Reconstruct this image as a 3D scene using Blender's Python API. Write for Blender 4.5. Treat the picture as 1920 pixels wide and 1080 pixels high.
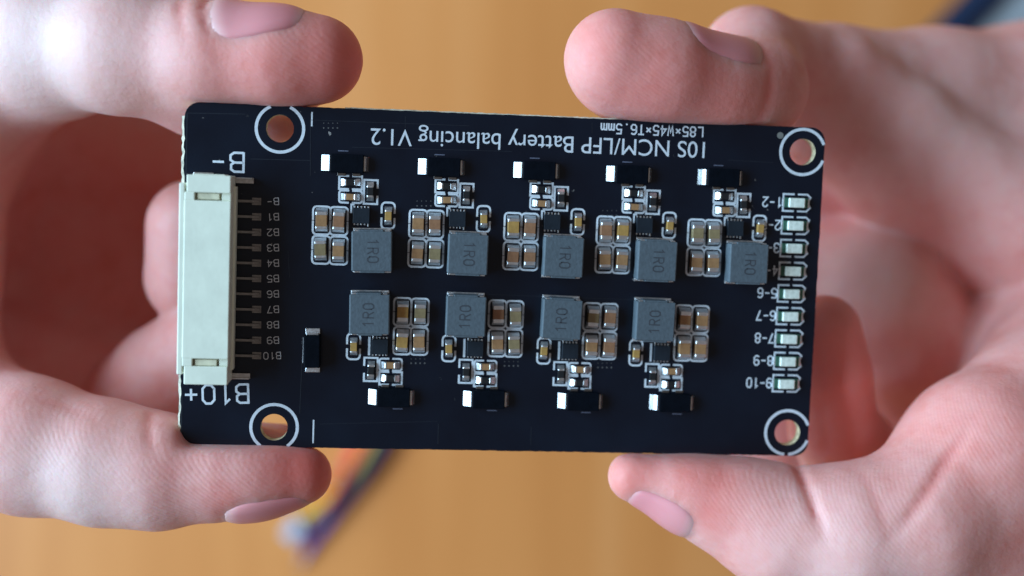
import bpy, bmesh, math, random
import numpy as np
from mathutils import Matrix, Vector

random.seed(7); np.random.seed(7)
for o in list(bpy.data.objects):
    bpy.data.objects.remove(o, do_unlink=True)
S = bpy.context.scene
COL = S.collection
MM = 0.001

# ------------------------------------------------------------------ camera
FPX = 2380.0            # focal length in photograph pixels (1920 wide)
D0 = 169.54             # mm, camera to the middle of the board
CAMZ = 400.0            # mm, camera above the table top
cam = bpy.data.cameras.new('camera')
cam.sensor_width = 36.0
cam.lens = 36.0 * FPX / 1920.0
cam.clip_start = 0.01
cam.clip_end = 50.0
cam.dof.use_dof = True
cam.dof.focus_distance = 0.1665
cam.dof.aperture_fstop = 7.0
cam.dof.aperture_blades = 0
camo = bpy.data.objects.new('camera', cam)
camo.location = (0, 0, CAMZ * MM)
COL.objects.link(camo)
S.camera = camo

# ------------------------------------------------------------------ light
world = bpy.data.worlds.new('World')
S.world = world
world.use_nodes = True
bg = world.node_tree.nodes['Background']
bg.inputs['Color'].default_value = (1.0, 0.88, 0.86, 1)
bg.inputs['Strength'].default_value = 0.16
win = bpy.data.lights.new('window_light', 'AREA')
win.shape = 'RECTANGLE'
win.size = 1.15
win.size_y = 0.85
win.color = (0.49, 0.755, 1.0)
win.energy = 43.0
wino = bpy.data.objects.new('window_light', win)
wdir = Vector((-0.89, 0.11, 0.41)).normalized()
wino.location = Vector((0, 0, 0.23)) + wdir * 1.15
wino.rotation_euler = wdir.to_track_quat('Z', 'Y').to_euler()
COL.objects.link(wino)

S.view_settings.view_transform = 'Standard'
S.view_settings.look = 'None'
S.view_settings.exposure = 0.0
S.view_settings.gamma = 1.0
S.view_settings.use_curve_mapping = False
S.render.engine = 'CYCLES'

# ------------------------------------------------------------------ pose of the board and pixel helpers
BR = np.array([[0.9954, 0.0360, 0.0892], [-0.0284, 0.9960, -0.0851], [-0.0919, 0.0822, 0.9924]])
BT = np.array([-0.7079, 0.4215, 0.0])          # board-face centre, z relative to D0 below the camera
BW, BH, BTH = 85.0, 45.0, 1.6

def P(px, py, z):
    """point (mm, z measured from the board centre) seen at a photo pixel at height z"""
    d = D0 - z
    return np.array([(px - 960.0) / FPX * d, (540.0 - py) / FPX * d, z])

def PT(px, py, h):
    """point on the table at h mm above the table top"""
    return P(px, py, h - (CAMZ - D0))

def B(px, py, h=0.0):
    """photo pixel -> board coordinates (mm) at h above the board face"""
    d = np.array([(px - 960.0) / FPX, (540.0 - py) / FPX, -1.0])
    o = np.array([0, 0, D0])
    n = BR[:, 2]
    t = (h - n @ (o - BT)) / (n @ d)
    q = BR.T @ (o + d * t - BT)
    return float(q[0]), float(q[1])

ZOFF = CAMZ - D0
def to_world(pts):
    q = np.asarray(pts, float).copy()
    q[..., 2] += ZOFF
    return q * MM

# ------------------------------------------------------------------ material helpers
def new_mat(name, base, rough=0.5, metal=0.0, spec=0.5):
    m = bpy.data.materials.new(name)
    m.use_nodes = True
    b = m.node_tree.nodes['Principled BSDF']
    b.inputs['Base Color'].default_value = (*base, 1)
    b.inputs['Roughness'].default_value = rough
    b.inputs['Metallic'].default_value = metal
    b.inputs['Specular IOR Level'].default_value = spec
    return m, m.node_tree.nodes, m.node_tree.links, b

def ramp(nodes, stops):
    r = nodes.new('ShaderNodeValToRGB')
    el = r.color_ramp.elements
    while len(el) > 1:
        el.remove(el[-1])
    el[0].position, el[0].color = stops[0][0], (*stops[0][1], 1)
    for p, c in stops[1:]:
        e = el.new(p); e.color = (*c, 1)
    return r

def noisy(name, base, rough=0.5, metal=0.0, var=0.15, scale=900.0, bump=0.0, bscale=3000.0, spec=0.5, roughvar=0.0):
    m, n, l, b = new_mat(name, base, rough, metal, spec)
    tc = n.new('ShaderNodeTexCoord')
    nz = n.new('ShaderNodeTexNoise'); nz.inputs['Scale'].default_value = scale; nz.inputs['Detail'].default_value = 3
    l.new(tc.outputs['Object'], nz.inputs['Vector'])
    r = ramp(n, [(0.3, tuple(c * (1 - var) for c in base)), (0.7, tuple(min(1, c * (1 + var)) for c in base))])
    l.new(nz.outputs['Fac'], r.inputs['Fac']); l.new(r.outputs['Color'], b.inputs['Base Color'])
    if roughvar:
        mr = n.new('ShaderNodeMapRange')
        mr.inputs['To Min'].default_value = rough - roughvar; mr.inputs['To Max'].default_value = rough + roughvar
        l.new(nz.outputs['Fac'], mr.inputs['Value']); l.new(mr.outputs['Result'], b.inputs['Roughness'])
    if bump:
        n2 = n.new('ShaderNodeTexNoise'); n2.inputs['Scale'].default_value = bscale; n2.inputs['Detail'].default_value = 2
        l.new(tc.outputs['Object'], n2.inputs['Vector'])
        bp = n.new('ShaderNodeBump'); bp.inputs['Strength'].default_value = bump; bp.inputs['Distance'].default_value = 0.0001
        l.new(n2.outputs['Fac'], bp.inputs['Height']); l.new(bp.outputs['Normal'], b.inputs['Normal'])
    return m

def mask_material():
    base = (0.0024, 0.0052, 0.0125)
    m, n, l, b = new_mat('black_solder_mask', base, 0.30, spec=0.35)
    tc = n.new('ShaderNodeTexCoord')
    # dust and lint specks lying on the mask
    v = n.new('ShaderNodeTexVoronoi'); v.inputs['Scale'].default_value = 560.0
    nd = n.new('ShaderNodeTexNoise'); nd.inputs['Scale'].default_value = 2600; l.new(tc.outputs['Object'], nd.inputs['Vector'])
    ma = n.new('ShaderNodeVectorMath'); ma.operation = 'MULTIPLY_ADD'; ma.inputs[1].default_value = (0.0009, 0.0009, 0.0)
    l.new(nd.outputs['Color'], ma.inputs[0]); l.new(tc.outputs['Object'], ma.inputs[2]); l.new(ma.outputs[0], v.inputs['Vector'])
    sp = n.new('ShaderNodeSeparateColor'); l.new(v.outputs['Color'], sp.inputs['Color'])
    sz = n.new('ShaderNodeMapRange'); sz.inputs['From Min'].default_value = 0.28; sz.inputs['From Max'].default_value = 1.0
    sz.inputs['To Min'].default_value = 0.0; sz.inputs['To Max'].default_value = 0.075
    l.new(sp.outputs['Red'], sz.inputs['Value'])
    lt = n.new('ShaderNodeMath'); lt.operation = 'LESS_THAN'
    l.new(v.outputs['Distance'], lt.inputs[0]); l.new(sz.outputs['Result'], lt.inputs[1])
    mul = n.new('ShaderNodeMath'); mul.operation = 'MULTIPLY'
    l.new(lt.outputs[0], mul.inputs[0]); l.new(sp.outputs['Green'], mul.inputs[1])
    mul2 = n.new('ShaderNodeMath'); mul2.operation = 'MULTIPLY'; mul2.inputs[1].default_value = 0.5
    l.new(mul.outputs[0], mul2.inputs[0])
    nz = n.new('ShaderNodeTexNoise'); nz.inputs['Scale'].default_value = 120; nz.inputs['Detail'].default_value = 6
    l.new(tc.outputs['Object'], nz.inputs['Vector'])
    r = ramp(n, [(0.35, base), (0.75, (0.0045, 0.0095, 0.020))])
    l.new(nz.outputs['Fac'], r.inputs['Fac'])
    mx = n.new('ShaderNodeMix'); mx.data_type = 'RGBA'
    l.new(mul2.outputs[0], mx.inputs['Factor']); l.new(r.outputs['Color'], mx.inputs['A'])
    mx.inputs['B'].default_value = (0.6, 0.56, 0.52, 1)
    l.new(mx.outputs['Result'], b.inputs['Base Color'])
    bp = n.new('ShaderNodeBump'); bp.inputs['Strength'].default_value = 0.12; bp.inputs['Distance'].default_value = 0.0001
    n2 = n.new('ShaderNodeTexNoise'); n2.inputs['Scale'].default_value = 2500
    l.new(tc.outputs['Object'], n2.inputs['Vector']); l.new(n2.outputs['Fac'], bp.inputs['Height'])
    l.new(bp.outputs['Normal'], b.inputs['Normal'])
    return m

M = {}
M['mask'] = mask_material()
M['trace'] = noisy('mask_over_copper', (0.012, 0.018, 0.028), 0.4, var=0.2)
M['silk'] = noisy('white_silkscreen_ink', (0.66, 0.70, 0.74), 0.6, var=0.10, scale=2500)
M['fr4'] = noisy('cut_glass_epoxy_edge', (0.50, 0.45, 0.29), 0.6, var=0.45, scale=1500, bump=0.8, bscale=1800)
M['solder'] = noisy('shiny_solder', (0.82, 0.84, 0.85), 0.40, 1.0, var=0.10, scale=2500, bump=0.55, bscale=1600, roughvar=0.10)
M['lead'] = noisy('bright_tinned_lead', (0.26, 0.26, 0.26), 0.22, 1.0, var=0.10, scale=2500, bump=0.2, bscale=1500)
M['tin'] = noisy('dull_tinned_lead', (0.62, 0.60, 0.57), 0.36, 1.0, var=0.15, scale=2000, bump=0.15)
M['pin'] = noisy('tinned_connector_pin', (0.28, 0.26, 0.24), 0.40, 1.0, var=0.2, scale=2000)  # metal darkened so its colour carries the connector's shadow
M['cap0'] = noisy('tan_ceramic', (0.37, 0.195, 0.085), 0.45, var=0.14, scale=2000)
M['cap1'] = noisy('brown_ceramic', (0.31, 0.15, 0.075), 0.45, var=0.14, scale=2000)
M['cap2'] = noisy('olive_ceramic', (0.27, 0.20, 0.10), 0.45, var=0.14, scale=2000)
M['cap3'] = noisy('ochre_ceramic', (0.44, 0.25, 0.07), 0.45, var=0.14, scale=2000)
M['res'] = noisy('black_resistor_glaze', (0.014, 0.016, 0.018), 0.3, var=0.2)
M['white_ceramic'] = noisy('resistor_ceramic', (0.6, 0.6, 0.58), 0.5)
M['black'] = noisy('black_moulded_plastic', (0.003, 0.0045, 0.008), 0.6, var=0.2, bump=0.2, spec=0.05)
M['ic'] = noisy('dark_chip_package', (0.014, 0.020, 0.028), 0.5, var=0.15, bump=0.2, spec=0.25)
M['ind'] = noisy('grey_pressed_iron_powder', (0.085, 0.108, 0.125), 0.62, var=0.10, scale=1800, bump=0.35, bscale=2500)
M['ind_print'] = noisy('laser_marked_digits', (0.045, 0.05, 0.06), 0.7)
M['nylon'] = noisy('cream_nylon', (0.84, 0.86, 0.70), 0.5, var=0.05, scale=350, bump=0.12, bscale=1500)
M['led_base'] = noisy('green_diode_base', (0.03, 0.11, 0.07), 0.4)
M['led_lens'] = noisy('milky_diode_lens', (0.78, 0.86, 0.74), 0.22, var=0.2, scale=1800)
b_ = M['led_lens'].node_tree.nodes['Principled BSDF']
b_.inputs['Coat Weight'].default_value = 0.4

# ------------------------------------------------------------------ mesh helpers (all in mm)
def mk(name, verts, faces, mat, parent=None, smooth=False, mats=None):
    me = bpy.data.meshes.new(name)
    v = np.asarray(verts, float) * MM
    me.from_pydata(v.tolist(), [], [list(f) for f in faces])
    for m in (mats or [mat]):
        me.materials.append(m)
    me.update()
    if smooth:
        me.polygons.foreach_set('use_smooth', [True] * len(me.polygons))
    return link(name, me, parent)

def link(name, me, parent=None, loc=None, rz=0.0):
    o = bpy.data.objects.new(name, me)
    COL.objects.link(o)
    if parent is not None:
        o.parent = parent
    if loc is not None:
        o.location = [c * MM for c in loc]
    o.rotation_euler[2] = rz
    return o

def bm_mesh(name, bm, mat, smooth=False):
    me = bpy.data.meshes.new(name)
    bmesh.ops.scale(bm, vec=(MM, MM, MM), verts=bm.verts)
    bm.normal_update()
    bm.to_mesh(me); bm.free()
    for m in (mat if isinstance(mat, list) else [mat]):
        me.materials.append(m)
    if smooth:
        me.polygons.foreach_set('use_smooth', [True] * len(me.polygons))
    return me

def bm_box(bm, x0, x1, y0, y1, z0, z1, bev=0.0, seg=2):
    r = bmesh.ops.create_cube(bm, size=1.0)
    vs = r['verts']
    for v in vs:
        v.co = Vector(((x0 + x1) / 2 + v.co.x * (x1 - x0), (y0 + y1) / 2 + v.co.y * (y1 - y0), (z0 + z1) / 2 + v.co.z * (z1 - z0)))
    if bev:
        ed = list({e for v in vs for e in v.link_edges})
        bmesh.ops.bevel(bm, geom=ed, offset=bev, segments=seg, profile=0.5, affect='EDGES', clamp_overlap=True)

def bm_profile(bm, prof, y0, y1):
    """closed x-z profile extruded in y"""
    a = [bm.verts.new((x, y0, z)) for x, z in prof]
    b = [bm.verts.new((x, y1, z)) for x, z in prof]
    n = len(prof)
    for i in range(n):
        bm.faces.new((a[i], a[(i + 1) % n], b[(i + 1) % n], b[i]))
    bm.faces.new(a[::-1]); bm.faces.new(b)

def strip(poly, w, z, closed=False):
    """mitred ribbon along a 2D polyline -> verts, faces"""
    p = [np.array(q, float) for q in poly]
    n = len(p)
    V, F = [], []
    for i in range(n):
        if closed:
            a, b, c = p[i - 1], p[i], p[(i + 1) % n]
        else:
            a, b, c = p[max(i - 1, 0)], p[i], p[min(i + 1, n - 1)]
        d1 = b - a; d2 = c - b
        if np.linalg.norm(d1) < 1e-9: d1 = d2
        if np.linalg.norm(d2) < 1e-9: d2 = d1
        d1 = d1 / np.linalg.norm(d1); d2 = d2 / np.linalg.norm(d2)
        n1 = np.array([-d1[1], d1[0]]); n2 = np.array([-d2[1], d2[0]])
        m = n1 + n2
        if np.linalg.norm(m) < 0.2: m = n1
        m = m / np.linalg.norm(m)
        s = w / 2 / max(0.45, float(m @ n1))
        e = np.zeros(2)
        if not closed and i == 0: e = -d2 * w * 0.3
        if not closed and i == n - 1: e = d1 * w * 0.3
        V.append((*(b + m * s + e), z)); V.append((*(b - m * s + e), z))
    for i in range(n if closed else n - 1):
        j = (i + 1) % n
        F.append((2 * i, 2 * i + 1, 2 * j + 1, 2 * j))
    return V, F

class Print:
    """flat ink shapes gathered in one mesh"""
    def __init__(s): s.V = []; s.F = []; s.k = 0
    def line(s, poly, w=0.26, closed=False):
        z = 0.016 + 0.003 * (s.k % 4); s.k += 1
        v, f = strip(poly, w, z, closed); o = len(s.V)
        s.V += v; s.F += [tuple(i + o for i in q) for q in f]
    def disc(s, x, y, r, n=14):
        z = 0.016 + 0.003 * (s.k % 4); s.k += 1
        o = len(s.V)
        s.V += [(x + r * math.cos(2 * math.pi * i / n), y + r * math.sin(2 * math.pi * i / n), z) for i in range(n)]
        s.F.append(tuple(range(o, o + n)))
    def build(s, name, mat, parent): return mk(name, s.V, s.F, mat, parent)

def rrect(x0, x1, y0, y1, r, n=4):
    out = []
    for cx, cy, a0 in ((x1 - r, y1 - r, 0), (x0 + r, y1 - r, 90), (x0 + r, y0 + r, 180), (x1 - r, y0 + r, 270)):
        for i in range(n + 1):
            a = math.radians(a0 + 90 * i / n)
            out.append((cx + r * math.cos(a), cy + r * math.sin(a)))
    return out

# ------------------------------------------------------------------ the table
def wood_material():
    m, n, l, b = new_mat('honey_varnished_wood', (0.4, 0.2, 0.06), 0.38, spec=0.6)
    tc = n.new('ShaderNodeTexCoord')
    mp = n.new('ShaderNodeMapping'); mp.inputs['Scale'].default_value = (30, 1.6, 8)
    l.new(tc.outputs['Object'], mp.inputs['Vector'])
    nz = n.new('ShaderNodeTexNoise'); nz.inputs['Scale'].default_value = 1.6; nz.inputs['Detail'].default_value = 6; nz.inputs['Distortion'].default_value = 0.6
    l.new(mp.outputs['Vector'], nz.inputs['Vector'])
    r = ramp(n, [(0.25, (0.64, 0.225, 0.052)), (0.55, (0.72, 0.27, 0.070)), (0.8, (0.78, 0.32, 0.10))])
    l.new(nz.outputs['Fac'], r.inputs['Fac']); l.new(r.outputs['Color'], b.inputs['Base Color'])
    bp = n.new('ShaderNodeBump'); bp.inputs['Strength'].default_value = 0.05
    l.new(nz.outputs['Fac'], bp.inputs['Height']); l.new(bp.outputs['Normal'], b.inputs['Normal'])
    return m
bm = bmesh.new()
bm_box(bm, -700, 700, -450, 450, -28, 0, 3.0, 3)
table = link('table_top', bm_mesh('table_top', bm, wood_material()))
table['kind'] = 'structure'

# ------------------------------------------------------------------ grey cloth with navy hem on the table, top right
def cloth():
    root = bpy.data.objects.new('cloth', None); COL.objects.link(root)
    c0 = PT(1728, 60, 0); root.location = to_world(c0)
    root['label'] = 'grey cloth with a navy blue edge lying on the table behind the wrist'
    root['category'] = 'cloth'
    a = PT(1655, 130, 0) - c0; bpt = PT(1850, -70, 0) - c0
    d = (bpt - a); d[2] = 0; L = np.linalg.norm(d); d /= L
    nrm = np.array([d[1], -d[0], 0])          # away from the open table
    def sheet(name, w0, w1, thick, mat, l0, l1, wob):
        V, F = [], []
        nu, nv = 26, 12
        for lay in (0, 1):
            for i in range(nu + 1):
                for j in range(nv + 1):
                    u = l0 + (l1 - l0) * i / nu; w = w0 + (w1 - w0) * j / nv
                    e = min(j / nv, 1 - j / nv) * 2
                    z = thick * min(1, (e * 4) ** 0.5 if e > 0 else 0) + wob * (math.sin(u * 0.07 + w * 0.05) + math.sin(w * 0.11)) * e
                    p = a + d * u + nrm * (w + 1.5 * math.sin(u * 0.05))
                    V.append((p[0], p[1], 0.3 if lay == 0 else 0.5 + max(0.2, z)))
        o = (nu + 1) * (nv + 1)
        for i in range(nu):
            for j in range(nv):
                q = i * (nv + 1) + j
                F.append((q, q + 1, q + nv + 2, q + nv + 1)); F.append((o + q, o + q + nv + 1, o + q + nv + 2, o + q + 1))
        for i in range(nu):
            q = i * (nv + 1); F.append((q, q + nv + 1, o + q + nv + 1, o + q)); q += nv; F.append((q + nv + 1, q, o + q, o + q + nv + 1))
        for j in range(nv):
            q = j; F.append((q + 1, q, o + q, o + q + 1)); q = nu * (nv + 1) + j; F.append((q, q + 1, o + q + 1, o + q))
        return mk(name, V, F, mat, root, True)
    sheet('hem', 0, 10.5, 3.2, noisy('navy_fabric', (0.006, 0.018, 0.055), 0.9, var=0.3, scale=600), -45, 170, 0.2)
    sheet('fabric', 10.6, 190, 2.6, noisy('grey_fabric', (0.27, 0.28, 0.29), 0.95, var=0.15, scale=500, bump=0.4, bscale=900), -45, 170, 0.8)
cloth()

# ------------------------------------------------------------------ the rainbow wire bundle on the table
def tube(pts, r, n=8):
    pts = [np.asarray(p, float) for p in pts]
    V, F = [], []
    for i, p in enumerate(pts):
        t = pts[min(i + 1, len(pts) - 1)] - pts[max(i - 1, 0)]; t /= np.linalg.norm(t)
        s = np.cross(t, [0, 0, 1]); s /= np.linalg.norm(s); u = np.cross(s, t)
        for k in range(n):
            a = 2 * math.pi * k / n
            V.append(p + r * (math.cos(a) * s + math.sin(a) * u))
    for i in range(len(pts) - 1):
        for k in range(n):
            F.append((i * n + k, i * n + (k + 1) % n, (i + 1) * n + (k + 1) % n, (i + 1) * n + k))
    F.append(tuple(range(n))[::-1]); F.append(tuple((len(pts) - 1) * n + k for k in range(n)))
    return V, F

def bez(p0, p1, p2, p3, n=22):
    out = []
    for i in range(n + 1):
        t = i / n
        out.append((1 - t) ** 3 * p0 + 3 * t * (1 - t) ** 2 * p1 + 3 * t * t * (1 - t) * p2 + t ** 3 * p3)
    return out

def cable():
    root = bpy.data.objects.new('ribbon_cable', None); COL.objects.link(root)
    c0 = PT(640, 950, 0); root.location = to_world(c0)
    root['label'] = 'bundle of rainbow coloured wires lying on the wooden table under the board'
    root['category'] = 'cable'
    cols = [('pink', (0.85, 0.12, 0.12)), ('red', (0.90, 0.02, 0.01)), ('orange', (0.90, 0.13, 0.01)), ('amber', (0.95, 0.30, 0.01)),
            ('yellow', (1.0, 0.60, 0.02)), ('green', (0.05, 0.13, 0.03)), ('blue', (0.02, 0.035, 0.42)), ('violet', (0.10, 0.03, 0.26)),
            ('brown', (0.07, 0.03, 0.02)), ('black', (0.008, 0.008, 0.012)), ('grey', (0.02, 0.02, 0.03))]
    # end pixel of each wire (where it stops on the table), start offset across the bundle
    ends = [(642, 880, 3.6), (632, 915, 5.0), (612, 945, 5.6), (592, 958, 5.2), (568, 970, 4.8), (592, 985, 2.4), (574, 1036, 1.6), (568, 1050, 1.0),
            (600, 1012, 1.0), (622, 985, 1.0), (640, 960, 1.0)]
    for i, ((nm, c), (ex, ey, hz)) in enumerate(zip(cols, ends)):
        s = PT(664 + i * 6.6, 845, 1.2 + (i % 2) * 0.5 + 1.6 * math.sin(i)**2)
        far = PT(775 + i * 7.4, 640, 1.2)
        e = PT(ex, ey, hz)
        m1 = s + (s - far) * 0.30
        path = bez(far, far + (s - far) * 0.5, s - (s - far) * 0.25, s, 10)[:-1] + bez(s, m1, e + (s - e) * 0.35, e, 14)
        V, F = tube([p - c0 for p in path], 1.0)
        w = mk('wire', V, F, noisy(nm + '_wire_insulation', c, 0.5, var=0.05, spec=0.3), root, True)
        t = path[-1] - path[-2]; t /= np.linalg.norm(t)
        V, F = tube([path[-1] - c0 + t * 0.05, path[-1] - c0 + t * 2.4], 0.5)
        mk('stripped_end', V, F, M['tin'], w, True)
    # translucent white plug shell end seen as the pale blue blob
    q = PT(556, 990, 0) - c0
    bm = bmesh.new(); bm_box(bm, -3.2, 3.2, -2.2, 2.2, 0.3, 5.6, 0.5); 
    for k in (-1.6, 0, 1.6): bm_box(bm, k - 0.5, k + 0.5, -2.6, -2.25, 1.5, 4.5)
    o = link('crimp_plug', bm_mesh('crimp_plug', bm, noisy('pale_blue_plastic', (0.42, 0.58, 0.78), 0.35)), root, q, 0.9)
cable()

# ------------------------------------------------------------------ the circuit board
board = bpy.data.objects.new('circuit_board', None); COL.objects.link(board)
mw = Matrix([[*BR[0], 0], [*BR[1], 0], [*BR[2], 0], [0, 0, 0, 1]])
board.matrix_world = Matrix.Translation(Vector(to_world(BT))) @ mw
board['label'] = 'black battery balancing circuit board with cream connector held between two hands'
board['category'] = 'circuit board'

HOLES = [B(525, 241), B(514, 801), B(1505, 285), B(1476, 811)]
def make_substrate():
    cu = bpy.data.curves.new('outline', 'CURVE'); cu.dimensions = '2D'; cu.fill_mode = 'BOTH'
    cu.extrude = BTH / 2 * MM
    def spl(pts):
        s = cu.splines.new('POLY'); s.points.add(len(pts) - 1); s.use_cyclic_u = True
        for p, q in zip(s.points, pts): p.co = (q[0] * MM, q[1] * MM, 0, 1)
    out = rrect(-BW / 2, BW / 2, -BH / 2, BH / 2, 1.9, 6)
    # snapped-off panel tabs leave a slightly ragged left and top edge
    rag = []
    for i, p in enumerate(out):
        q = out[(i + 1) % len(out)]
        rag.append(p)
        L = math.dist(p, q)
        if L > 20:
            n = int(L / 0.55)
            for k in range(1, n):
                t = k / n
                amp = 0.10 if (abs(p[0] + BW / 2) < 0.1 and abs(q[0] + BW / 2) < 0.1) else 0.035
                e = random.uniform(-amp, amp)
                x = p[0] + (q[0] - p[0]) * t; y = p[1] + (q[1] - p[1]) * t
                if abs(q[0] - p[0]) > abs(q[1] - p[1]): y += e
                else: x += e
                rag.append((x, y))
    spl(rag)
    for hx, hy in HOLES:
        spl([(hx + 1.78 * math.cos(-2 * math.pi * i / 40), hy + 1.78 * math.sin(-2 * math.pi * i / 40)) for i in range(40)])
    ob = bpy.data.objects.new('tmp', cu); COL.objects.link(ob)
    dg = bpy.context.evaluated_depsgraph_get()
    me = bpy.data.meshes.new_from_object(ob.evaluated_get(dg))
    bpy.data.objects.remove(ob)
    me.materials.clear(); me.materials.append(M['mask']); me.materials.append(M['fr4'])
    for p in me.polygons:
        p.material_index = 0 if abs(p.normal.z) > 0.5 else 1
        p.use_smooth = False
    return link('substrate', me, board, (0, 0, -BTH / 2))
make_substrate()

# ragged ledges left where the board was snapped out of its panel (left and top edges)
def ledge(a, b, out, n, wmin, wmax):
    a, b, out = np.array(a), np.array(b), np.array(out)
    V, F = [], []
    for i in range(n + 1):
        p = a + (b - a) * i / n
        w = random.uniform(wmin, wmax)
        q = p + out * w; r = p - out * 0.12
        V += [(*r, -0.30), (*q, -0.42), (*q, -1.35), (*r, -1.35)]
    for i in range(n):
        for k in range(4):
            F.append((4 * i + k, 4 * i + (k + 1) % 4, 4 * i + 4 + (k + 1) % 4, 4 * i + 4 + k))
    F.append((3, 2, 1, 0)); F.append((4 * n, 4 * n + 1, 4 * n + 2, 4 * n + 3))
    mk('snapped_edge', V, F, M['ledge'], board)
M['ledge'] = noisy('torn_glass_fibre', (0.62, 0.58, 0.46), 0.7, var=0.35, scale=1400, bump=0.8, bscale=1800)
ledge((-BW / 2, BH / 2 - 1.8), (-BW / 2, 10.9), (-1.0, 0.0), 20, 0.26, 0.46)
ledge((-BW / 2, -13.2), (-BW / 2, -BH / 2 + 1.8), (-1.0, 0.0), 14, 0.24, 0.42)
ledge((-22.0, BH / 2), (20.0, BH / 2), (0.0, 1.0), 100, 0.13, 0.20)
silk = Print()
for hx, hy in HOLES:                              # rings round the mounting holes, cut off at the board edge
    R0 = 3.05
    pts = []; runs = []
    for i in range(97):
        a = 2 * math.pi * i / 96
        x, y = hx + R0 * math.cos(a), hy + R0 * math.sin(a)
        if abs(x) < BW / 2 - 0.18 and abs(y) < BH / 2 - 0.18: pts.append((x, y))
        else:
            if len(pts) > 1: runs.append(pts)
            pts = []
    if len(pts) > 1: runs.append(pts)
    for r in runs: silk.line(r, 0.40)

# stroke lettering of the board's legend --------------------------------
G = {
 'B': [[(0, 0), (0, 6), (2.6, 6), (3.5, 5.3), (3.5, 3.8), (2.6, 3.1), (0.15, 3.1)], [(2.6, 3.1), (3.7, 2.3), (3.7, 0.8), (2.7, 0), (0.15, 0)]],
 '-': [[(0.4, 3), (3.2, 3)]], '+': [[(0.2, 3), (3.6, 3)], [(1.9, 1.3), (1.9, 4.7)]],
 '0': [[(0, 1.2), (0, 4.8), (1, 6), (2.6, 6), (3.6, 4.8), (3.6, 1.2), (2.6, 0), (1, 0), (0, 1.2)]],
 '1': [[(0.6, 4.8), (1.8, 6), (1.8, 0)]],
 '2': [[(0, 4.9), (1, 6), (2.6, 6), (3.6, 5), (3.6, 3.9), (0, 0), (3.6, 0)]],
 '3': [[(0, 5.2), (1, 6), (2.6, 6), (3.5, 5.2), (3.5, 3.9), (2.5, 3.1), (1.3, 3.1)], [(2.5, 3.1), (3.6, 2.2), (3.6, 1), (2.6, 0), (1, 0), (0, 0.9)]],
 '4': [[(2.7, 0), (2.7, 6), (0, 2), (3.6, 2)]],
 '5': [[(3.4, 6), (0.3, 6), (0.1, 3.4), (2.5, 3.5), (3.6, 2.5), (3.6, 1.1), (2.6, 0), (1, 0), (0, 0.8)]],
 '6': [[(3.3, 5.5), (2.5, 6), (1.1, 6), (0, 4.8), (0, 1.1), (1, 0), (2.6, 0), (3.6, 1), (3.6, 2.4), (2.6, 3.3), (1, 3.3), (0.1, 2.6)]],
 '7': [[(0, 6), (3.6, 6), (1.2, 0)]],
 '8': [[(1.1, 3.2), (0.2, 4), (0.2, 5.2), (1.1, 6), (2.5, 6), (3.4, 5.2), (3.4, 4), (2.5, 3.2), (1.1, 3.2), (0, 2.3), (0, 0.9), (1, 0), (2.6, 0), (3.6, 0.9), (3.6, 2.3), (2.5, 3.2)]],
 '9': [[(0.3, 0.5), (1.1, 0), (2.5, 0), (3.6, 1.2), (3.6, 4.9), (2.6, 6), (1, 6), (0, 5), (0, 3.6), (1, 2.7), (2.6, 2.7), (3.5, 3.4)]],
 'L': [[(0, 6), (0, 0), (3.3, 0)]], 'W': [[(0, 6), (0.7, 0), (1.9, 4), (3.1, 0), (3.8, 6)]], 'T': [[(0, 6), (3.6, 6)], [(1.8, 5.9), (1.8, 0)]],
 '*': [[(0.5, 1.8), (3.1, 4.2)], [(0.5, 4.2), (3.1, 1.8)]], '.': [[(1.4, 0), (1.9, 0)]],
 'm': [[(0, 0), (0, 3.8), (1.3, 3.8), (1.9, 3.1), (1.9, 0)], [(1.9, 3.1), (2.6, 3.8), (3.3, 3.8), (3.8, 3.1), (3.8, 0)]],
}
def stroke_text(txt, start, end, height, w, mid=None):
    """legend text; start/end are the baseline ends on the board (mm) in reading direction"""
    s = np.array(start, float); e = np.array(end, float)
    d = e - s; L = np.linalg.norm(d); d /= L; up = np.array([-d[1], d[0]])
    adv = 5.3
    tot = adv * len(txt) - (adv - 3.7)
    for i, ch in enumerate(txt):
        for poly in G[ch]:
            silk.line([s + d * ((x + i * adv) / tot * L) + up * (y / 6 * height) for x, y in poly], w)

# big terminal legends, pin legends, size line (all read upside down in the picture)
stroke_text('B-', B(457, 287), B(397, 285), 2.45, 0.30)
stroke_text('B10+', B(465, 720.5), B(347, 723), 2.45, 0.30)
stroke_text('L85*W45*T6.5mm', B(1318, 239), B(1128, 231.5), 1.25, 0.20)
for i in range(11):
    y = 378 + i * 28.92
    lab = 'B-' if i == 0 else 'B%d' % i
    x0 = 522 if i < 10 else 526
    stroke_text(lab, B(x0, y - 7), B(x0 - 10.6 * len(lab), y - 6), 0.88, 0.10)

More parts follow.
